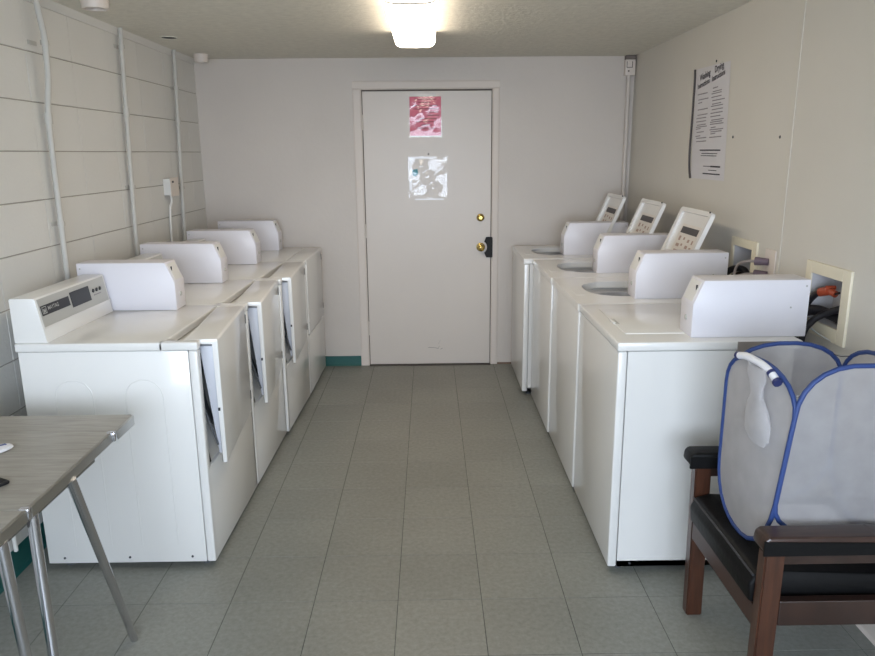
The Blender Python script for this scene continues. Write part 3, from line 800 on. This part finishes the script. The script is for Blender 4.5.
bm = BM(); tube(bm, spline([PP(-.005, 1.0, .008), PP(.0, .9, .008), PP(-.015, .6, .008), PP(-.045, .3, .008), PP(-.035, .12, .008), PP(.01, .0, .008)], 4), .0055, 6); o = obj('binding', bm, mat('dark_binding', srgb(72, 66, 66), .6), ps, True); o['label'] = 'dark crooked binding strip along the left edge'
M3 = Matrix((Vector((0, -1, 0)), Vector((0, 0, 1)), Vector((-1, 0, 0)))).transposed()
tilt = Matrix.Rotation(math.radians(-7), 3, 'X')
for (s_, a, z, sz) in (('Washing', .16, .885, .046), ('Instructions', .10, .815, .038), ('Drying', .60, .93, .046), ('Instructions', .53, .86, .038)):
    text('lettering', s_, sz, tilt @ M3, PP(a, z, .0065), mat('title_ink', srgb(88, 85, 90), .7), ps, .0010, sx=.9 if s_ != 'Instructions' else .92)
bm = BM(); rr = random.Random(3)
def bar(a0, a1, z, hgt=.0042, dz=.006):
    v = [bm.verts.new(PP(a, q, .0058)) for a, q in ((a0, z-hgt), (a1, z-hgt+dz), (a1, z+hgt+dz), (a0, z+hgt))]; bm.faces.new(v)
z = .765
while z > .33:
    for (a0, wd) in ((.11, .34), (.54, .38)):
        k = rr.random()
        if k > .12:
            bar(a0+rr.choice((0, .03)), a0+wd*rr.choice((.45, .75, .9, 1)), z+(.035 if a0 > .3 else 0))
    z -= rr.choice((.018, .018, .03))
obj('print', bm, INK, ps)
bm = BM()
bar(.27, .88, .262, .0055, 0); bar(.33, .8, .232, .003, 0); bar(.31, .78, .212, .003, 0)
bar(.40, .62, .118, .003, 0); bar(.62, .90, .118, .0065, 0); bar(.56, .80, .085, .003, 0); bar(.40, .9, .052, .005, 0); 
obj('heavy_print', bm, INKD, ps)
for c in ((3.558, 1.646), (3.080, 1.636), (3.84, 2.022)):
    bm = BM(); lathe(bm, [(0, -.003), (.005, -.003), (.007, 0)], (XR, c[0], c[1]), 'x', 10)
    solo('wall_screw', bm, RUBBER, {3.558: 'small dark screw in the wall just right of the poster', 3.080: 'small dark screw in the wall near the vertical seam', 3.84: 'small dark pin in the wall at the top edge of the poster'}[c[0]], 'screw')

def utility(box_, label, outer, fmat):
    y0, y1, z0, z1 = box_; a, b, c, d = outer
    root = thing('utility_box', label, 'outlet box', (XR, (y0+y1)/2, z0))
    bm = BM(); x = XR-.010
    box(bm, x, XR, a, y0, c, d, .0015); box(bm, x, XR, y1, b, c, d, .0015); box(bm, x, XR, y0, y1, c, z0, .0015); box(bm, x, XR, y0, y1, z1, d, .0015)
    obj('frame', bm, fmat, root)
    bm = BM(); D = XR+.085
    V = [[bm.verts.new((x_, yy, zz)) for yy, zz in ((y0+.0015, z0+.0015), (y1-.0015, z0+.0015), (y1-.0015, z1-.0015), (y0+.0015, z1-.0015))] for x_ in (XR-.004, D)]
    for k in range(4): bm.faces.new((V[0][k], V[0][(k+1) % 4], V[1][(k+1) % 4], V[1][k]))
    bm.faces.new(V[1]); obj('back_box', bm, mat('box_inside', srgb(190, 188, 190), .5), root)
    return root
# make room for the recesses in the wall core
old = bpy.data.objects['wall_right']; me = old.data
bm = BM()
X1, X2 = XR+.0102, XR+.2
def core(y0, y1, z0, z1): box(bm, X1, X2, y0, y1, z0, z1)
core(YF-.1, BOX1[0], 0, ZC+.05); core(BOX1[1], BOX2[0], 0, ZC+.05); core(BOX2[1], YB+.1, 0, ZC+.05)
for B_ in (BOX1, BOX2): core(B_[0], B_[1], 0, B_[2]); core(B_[0], B_[1], B_[3], ZC+.05); box(bm, XR+.09, X2, B_[0], B_[1], B_[2], B_[3])
bm.to_mesh(me); bm.free()
u1 = utility(BOX1, 'cream framed utility box in the right wall with hoses, above the laundry hamper', (2.438, 2.740, .905, 1.175), CREAM)
u2 = utility(BOX2, 'cream framed utility box in the right wall farther back, above the second washer', (3.175, 3.450, .945, 1.185), CREAM)
h1 = thing('hose', 'black hose with a red brown valve in the nearer wall box', 'hose', (1.44, 2.6, 1.0))
obj('hose_tube', tube(BM(), spline([(1.425, 2.73, .70), (1.43, 2.715, .93), (1.437, 2.685, 1.01), (1.448, 2.64, 1.062), (1.47, 2.61, 1.075)]), .012, 10), HOSE, h1, True)
bm = BM(); tube(bm, [(1.455, 2.635, 1.067), (1.47, 2.60, 1.078)], .017, 10); tube(bm, [(1.47, 2.60, 1.078), (1.478, 2.57, 1.07)], .013, 10); tube(bm, [(1.455, 2.60, 1.09), (1.49, 2.60, 1.09)], .008, 8)
vv = obj('valve', bm, COPPER, h1, True); vv['label'] = 'red brown valve'
bm = BM(); tube(bm, [(1.476, 2.572, 1.07), (1.478, 2.548, 1.080)], .004, 8); obj('valve_stem', bm, BLACK, h1)
h2 = thing('hose', 'thick black hoses looping low in the nearer wall box', 'hose', (1.44, 2.6, .98))
obj('hose_tube', tube(BM(), spline([(1.392, 2.63, .60), (1.395, 2.62, .88), (1.415, 2.60, .96), (1.45, 2.57, 1.0), (1.49, 2.51, 1.035)]), .013, 10), HOSE, h2, True)
obj('hose_tube', tube(BM(), spline([(1.39, 2.74, .80), (1.40, 2.70, .95), (1.44, 2.65, .995), (1.48, 2.59, .99), (1.50, 2.51, .975)]), .02, 10), HOSE, h2, True)
cd = solo('cable', tube(BM(), spline([(1.37, 2.71, 1.02), (1.40, 2.66, .965), (1.43, 2.58, .925), (1.455, 2.50, .905)]), .003, 6), PANEL, 'thin grey cable in front of the nearer wall box', 'cable', smooth=True)
h3 = thing('hose', 'dark coiled hose in the farther wall box', 'hose', (1.44, 3.33, 1.0))
obj('hose_tube', tube(BM(), spline([(1.38, 3.40, .95), (1.42, 3.38, 1.03), (1.46, 3.33, 1.045), (1.46, 3.27, 1.02), (1.42, 3.22, 1.0), (1.38, 3.2, .94)]), .015, 10), HOSE, h3, True)
obj('hose_tube', tube(BM(), spline([(1.40, 3.42, .96), (1.44, 3.38, 1.0), (1.47, 3.33, 1.02), (1.44, 3.26, .98)]), .014, 10), mat('brown_hose', srgb(62, 46, 44), .5), h3, True)
op = thing('outlet_plate', 'cream outlet plate with two mauve plugs, beside the farther wall box', 'outlet', (XR, 3.05, 1.08))
obj('plate', box(BM(), XR-.008, XR, 3.000, 3.095, 1.0, 1.172, .002), TRIMM, op)
for i, z in enumerate((1.118, 1.062)):
    pg = thing('plug', ['upper', 'lower'][i]+' mauve plug in the outlet plate beside the farther wall box', 'plug', (XR-.01, 3.06, z), 'plugs')
    bm = BM(); tube(bm, [(XR-.008, 3.055, z), (XR-.05, 3.09, z)], .015, 10, r2=.019); obj('plug_body', bm, PURPLE, pg, True)
    obj('cord', tube(BM(), spline([(XR-.05, 3.09, z), (XR-.08, 3.13, z-.01), (XR-.085, 3.20, z-.05), (XR-.08, 3.24, z-.2)]), .006, 8), mat('grey_cord', srgb(140, 132, 130), .5), pg, True)

# ------------------------------------------------------------------ table at the left
ZT = .735; TX0, TX1 = -1.60, -1.003
tb = thing('table', 'grey wood laminate table with chromed splayed legs and a metal edge', 'table', (-1.3, 1.8, 0))
def leaf(y0, y1, x1a, x1b, rad_far=0, rad_near=0):
    pts = [(TX0, y0), (x1a-rad_near, y0)]
    if rad_near: pts += [(x1a-rad_near+rad_near*math.sin(math.radians(a)), y0+rad_near-rad_near*math.cos(math.radians(a))) for a in (22, 45, 67, 90)]
    if rad_far: pts += [(x1b-rad_far+rad_far*math.cos(math.radians(a)), y1-rad_far+rad_far*math.sin(math.radians(a))) for a in (0, 22, 45, 67)]
    else: pts += [(x1b, y1)]
    pts += [(x1b-rad_far, y1), (TX0, y1)] if rad_far else [(TX0, y1)]
    o = obj('table_leaf', prism(BM(), pts, ZT-.026, ZT, lambda p, q, t: (p, q, t), .0015, 1), LAMINATE, tb)
    outer = [p for p in pts[1:-1]]
    bm = BM(); A = []
    edge = outer
    for (p, q) in edge:
        A.append([bm.verts.new((p+(.004 if p > TX0+.1 else 0), q, z)) for z in (ZT-.030, ZT-.001)]+[bm.verts.new((p-.003, q, z)) for z in (ZT+.0012, )])
    for u, v in zip(A, A[1:]):
        bm.faces.new((u[0], v[0], v[1], u[1])); bm.faces.new((u[1], v[1], v[2], u[2]))
    obj('edge_band', bm, ALU, tb, True, 50)
leaf(2.165, 2.318, TX1-.0, TX1+.0, rad_far=.02)
leaf(1.645, 2.163, TX1-.002, TX1-.010)
leaf(1.10, 1.643, TX1, TX1-.004)
for y in (1.648, 2.152):
    bm = BM(); box(bm, TX1-.022, TX1+.004, y-.006, y+.012, ZT-.028, ZT+.0025, .003); obj('corner_clip', bm, CHROME, tb, True)
def tleg(a, b):
    lg = obj('leg', tube(BM(), [a, b], .0145, 14, r2=.012), CHROME, tb, True)
tleg((-1.012, 1.880, ZT-.028), (-1.008, 2.131, 0))
tleg((-1.020, 1.690, ZT-.028), (-.985, 1.63, 0))
tleg((-1.015, 1.545, ZT-.028), (-1.02, 1.60, 0))
tleg((-1.56, 1.880, ZT-.028), (-1.58, 2.131, 0))
tleg((-1.56, 1.300, ZT-.028), (-1.58, 1.15, 0))
bm = BM(); box(bm, TX0+.06, TX1-.045, 1.25, 2.10, ZT-.075, ZT-.0265); obj('apron', bm, mat('apron_grey', srgb(120, 118, 112), .5), tb)
ph = thing('phone', 'black phone at the left edge of the table', 'phone', (-1.20, 1.79, ZT))
bm = BM(); box(bm, -.04, .04, -.075, .075, 0, .011, .005, 3); bmesh.ops.rotate(bm, verts=bm.verts[:], cent=(0, 0, 0), matrix=Matrix.Rotation(math.radians(62), 3, 'Z')); bmesh.ops.translate(bm, verts=bm.verts[:], vec=(-1.212, 1.795, ZT+.0005))
phb = obj('phone_body', bm, BLACK, ph, True)
bm = BM(); box(bm, -.036, .036, -.070, .070, .0105, .0113); bmesh.ops.rotate(bm, verts=bm.verts[:], cent=(0, 0, 0), matrix=Matrix.Rotation(math.radians(62), 3, 'Z')); bmesh.ops.translate(bm, verts=bm.verts[:], vec=(-1.212, 1.795, ZT+.0006)); obj('screen', bm, DARK, ph)
gl = thing('opener', 'small white and blue plastic item on the table near its left edge', 'gadget', (-1.29, 2.0, ZT))
bm = BM(); lathe(bm, [(0, .014), (.02, .0135), (.03, .009), (.032, .003), (.028, 0), (0, 0)], (0, 0, 0), 'z', 20)
for v in bm.verts: v.co.x *= 2.0; v.co.y *= 1.1
bmesh.ops.rotate(bm, verts=bm.verts[:], cent=(0, 0, 0), matrix=Matrix.Rotation(math.radians(48), 3, 'Z')); bmesh.ops.translate(bm, verts=bm.verts[:], vec=(-1.305, 2.005, ZT+.0005)); obj('body', bm, STRAP, gl, True)
bm = BM(); box(bm, -.045, .045, -.006, .006, .0125, .0150, .001); bmesh.ops.rotate(bm, verts=bm.verts[:], cent=(0, 0, 0), matrix=Matrix.Rotation(math.radians(48), 3, 'Z')); bmesh.ops.translate(bm, verts=bm.verts[:], vec=(-1.305, 2.005, ZT)); obj('stripe', bm, mat('slate_blue', srgb(90, 100, 150), .4), gl)

# ------------------------------------------------------------------ armchair
CX0, CX1, CN, CF = .868, 1.43, 1.700, 2.215
ch = thing('armchair', 'dark wooden armchair with black vinyl seat, holding the mesh hamper', 'armchair', (1.15, 1.97, 0))
def bar3(bm, a, b, w, d, r=.004):
    """square bar from a to b (mostly vertical), w in x, d in y"""
    vs = []
    for c in (a, b):
        vs.append([bm.verts.new((c[0]+sx*w/2, c[1]+sy*d/2, c[2])) for sx, sy in ((-1,-1),(1,-1),(1,1),(-1,1))])
    fs = [bm.faces.new(vs[0][::-1]), bm.faces.new(vs[1])]
    for k in range(4): fs.append(bm.faces.new((vs[0][k], vs[0][(k+1) % 4], vs[1][(k+1) % 4], vs[1][k])))
    bmesh.ops.bevel(bm, geom=list({e for f in fs for e in f.edges}), offset=r, segments=2, affect='EDGES')
    return bm
for (yn, sg, dz) in ((CN+.022, 0, -.012), (CF+.022, 1, 0)):
    obj('leg', bar3(BM(), (.900 if sg == 0 else .912, yn, 0), (.904, yn, .562+dz), .054, .042), WOODV, ch, True)
    obj('leg', bar3(BM(), (1.43, yn, 0), (1.385, yn, .562+dz), .055, .042), WOODV, ch, True)
    # arm
    y0, y1 = yn-.034, yn+.034
    prof = [(.850, .578), (.854, .606), (.866, .616), (1.15, .614), (1.425, .598), (1.43, .568), (1.40, .563), (.864, .563)]
    a_ = obj('armrest', prism(BM(), [(p-dz*1.0, q+dz) for p, q in prof], y0, y1, lambda p, q, t: (p, t, q), .008, 3), WOODA if sg == 0 else VINYL, ch, True)
    bm = BM(); prism(bm, [(p-dz, q+dz) for p, q in ((.852, .562), (.852, .604), (1.43, .592), (1.43, .562))], y0-.003, y0+.004, lambda p, q, t: (p, t, q), .001, 1); ap = obj('arm_padding', bm, VINYL, ch)
    bm = BM(); box(bm, .930, 1.37, yn-.012, yn+.012, .523+dz, .563+dz, .002); obj('arm_rail', bm, WOOD, ch)
    bm = BM(); box(bm, .930, 1.40, yn-.020, yn+.008, .330, .405, .003); obj('side_rail', bm, WOOD, ch)
bm = BM(); box(bm, .882, .91, CN+.04, CF+.004, .300, .365, .003); obj('front_rail', bm, mat('front_rail_wood', srgb(58, 34, 26), .35), ch)  # dark brown wood in one even colour
bm = BM(); box(bm, 1.37, 1.40, CN+.04, CF+.004, .300, .365, .003); obj('rear_rail', bm, WOOD, ch)
# seat cushion with a rolled front
y0, y1 = CN+.046, CF-.006
bm = BM(); prism(bm, [(.868, .372), (.862, .43), (.882, .462), (.93, .468), (1.35, .452), (1.37, .43), (1.37, .372)], y0, y1, lambda p, q, t: (p, t, q), .010, 3)
se = obj('seat', bm, VINYL, ch, True, 50)
bm = BM(); tube(bm, spline([(.874, y0+.004, .456), (.872, (y0+y1)/2, .460), (.874, y1-.004, .456)]), .0035, 6); obj('piping', bm, mat('worn_piping', srgb(60, 60, 62), .5), se, True)
bm = BM(); prism(bm, [(1.375, .50), (1.395, .85), (1.40, .87), (1.432, .86), (1.435, .84), (1.42, .49)], CN+.05, CF-.01, lambda p, q, t: (p, t, q), .008, 3); obj('backrest', bm, VINYL, ch, True)

# ------------------------------------------------------------------ pop-up mesh hamper
HX0, HX1, HY0, HY1, HZ0, HZ1 = .945, 1.290, 1.800, 2.140, .470, 1.030
HC = {'ln': (.967, 1.800), 'lf': (.922, 2.140), 'rn': (1.300, 1.800), 'rf': (1.285, 2.150)}
PZ1 = {'left': 1.002, 'near': 1.034, 'right': 1.008, 'far': 1.004}
PZ0 = {'left': .470, 'near': .540, 'right': .480, 'far': .480}
hm = thing('laundry_hamper', 'white mesh pop-up laundry hamper with blue edges, on the armchair', 'hamper', ((HX0+HX1)/2, (HY0+HY1)/2, HZ0))
ZU, ZL = .888, .640
def arc_loop(z0, z1):
    """(s, z) loop: straight sides, elliptic top and bottom; s=1 is the panel's right edge"""
    out = []
    for k in range(14):
        an = math.pi*k/13; c, q = math.cos(an), math.sin(an)
        out.append((.5+.5*math.copysign(abs(c)**(2/2.3), c), ZU+(z1-ZU)*max(q, 0)**(2/2.2)))
    for t in (.25, .5, .75): out.append((0, ZU+(ZL-ZU)*t))
    for k in range(14):
        an = math.pi+math.pi*k/13; c, q = math.cos(an), -math.sin(an)
        out.append((.5+.5*math.copysign(abs(c)**(2/2.2), c), ZL-(ZL-z0)*max(q, 0)**(2/2.2)))
    for t in (.25, .5, .75): out.append((1, ZL+(ZU-ZL)*t))
    return out
LOOPS = {k: arc_loop(v, PZ1[k]) for k, v in PZ0.items()}
def lerp2(a, b): return lambda s: (a[0]+(b[0]-a[0])*s, a[1]+(b[1]-a[1])*s)
panels = {'left': (lerp2(HC['lf'], HC['ln']), (-1, 0)), 'near': (lerp2(HC['ln'], HC['rn']), (0, -1)),
    'right': (lerp2(HC['rn'], HC['rf']), (1, 0)), 'far': (lerp2(HC['rf'], HC['lf']), (0, 1))}
def hp_pt(pn, s, z, bul=0, inset=0):
    f, nrm = panels[pn]; x, y = f(s); q = math.sin(math.pi*min(max(s, 0), 1)); b = .014*q*math.sin(math.pi*min(max((z-HZ0)/(HZ1-HZ0), 0), 1))+bul
    if pn in ('left', 'near') and z < .9: x -= .105*(.9-z)*(s if pn == 'left' else 1-s)   # the near corner leans
    return Vector((x+nrm[0]*b, y+nrm[1]*b, z))
for pn in panels:
    HP = LOOPS[pn]
    pts = [hp_pt(pn, s, z, .0) for s, z in HP if True]
    w_ = obj('wire_binding', tube(BM(), pts, .0068, 8, closed=True), BLUE, hm, True)
    bm = BM(); cz = (HZ0+HZ1)/2+.03; rings = []
    for t_ in (1.0, .8, .6, .4, .2):
        rings.append([bm.verts.new(hp_pt(pn, .5+(s-.5)*t_, cz+(z-cz)*t_)) for s, z in HP])
    cvt = bm.verts.new(hp_pt(pn, .5, cz))
    N = len(HP)
    for A, B in zip(rings, rings[1:]):
        for k in range(N): bm.faces.new((A[k], A[(k+1) % N], B[(k+1) % N], B[k]))
    for k in range(N): bm.faces.new((rings[-1][k], rings[-1][(k+1) % N], cvt))
    obj('mesh_panel', bm, mesh_fabric('lit_white_net', .80, srgb(200, 198, 200)) if pn == 'left' else NET, hm, True)  # same net; the left panel's brightness is put into a paler, denser copy
# corner gussets between neighbouring hoops, top and bottom
order = ['left', 'near', 'right', 'far']
def side_pts(pn, right, lo, hi):
    q = [(s, z) for s, z in LOOPS[pn] if ((s > .5) == right) and lo <= z <= hi]
    return sorted(q, key=lambda p: p[1])
for i, pn in enumerate(order):
    nx = order[(i+1) % 4]
    for lo, hi in ((ZU-.001, ZU+.088),):
        A = side_pts(pn, True, lo, hi); B = side_pts(nx, False, lo, hi); k = min(len(A), len(B))
        bm = BM(); va = [bm.verts.new(hp_pt(pn, *a)) for a in A[:k]]; vb = [bm.verts.new(hp_pt(nx, *b)) for b in B[:k]]
        for j in range(k-1): bm.faces.new((va[j], va[j+1], vb[j+1], vb[j]))
        obj('gusset', bm, NETL, hm)
        if True:
            a, b = hp_pt(pn, *A[k-1]), hp_pt(nx, *B[k-1]); mid = (a+b)/2+Vector((0, 0, -.006))
            obj('gusset_edge', tube(BM(), spline([a, mid, b], 4), .0012, 5), BLACK, hm)
bm = BM(); box(bm, HX0+.05, HX1-.03, HY0+.09, HY1-.03, .4725, .4765); obj('bottom_panel', bm, STRAP, hm)
# handle strap looped along the top of the aisle side, with sleeve rings
hd = [hp_pt('left', s, z, .012) for s, z in ((.22, .990), (.34, .999), (.48, .999), (.60, .996), (.71, .986), (.80, .970))]
hs = obj('handle', tube(BM(), spline(hd, 5), .011, 10), STRAP, hm, True); hs['label'] = 'white padded carrying handle'
for q, r_ in ((hd[0], .0125), (hd[4], .0125), (hd[5], .014)):
    d_ = (hd[5]-hd[4]).normalized() if q is not hd[0] else (hd[1]-hd[0]).normalized()
    obj('handle_ring', tube(BM(), [q-d_*.004, q+d_*.006], r_, 10), mat('navy_binding', srgb(34, 44, 92), .5), hm, True)
# hanging white inner pouch
bm = BM(); P_ = []
prof = [(.048, .992), (.052, .960), (.038, .935), (.034, .905), (.058, .875), (.070, .84), (.064, .80), (.042, .778), (0, .772)]
c0 = (HX0-.020, 1.955)
for r_, z in prof: P_.append((r_, z))
n = 18; rings = []
for i, (r_, z) in enumerate(P_):
    rings.append([bm.verts.new((c0[0]+r_*.30*math.cos(2*math.pi*k/n), c0[1]+r_*(1+.12*math.sin(3*2*math.pi*k/n+i))*math.sin(2*math.pi*k/n)-.006*i, z)) for k in range(n)])
for A, B in zip(rings, rings[1:]):
    for k in range(n): bm.faces.new((A[k], A[(k+1) % n], B[(k+1) % n], B[k]))
o = obj('pouch', bm, mesh_fabric('pouch_film', .6, srgb(218, 217, 220)), hm, True); o['label'] = 'crumpled thin white pouch hanging below the handle'
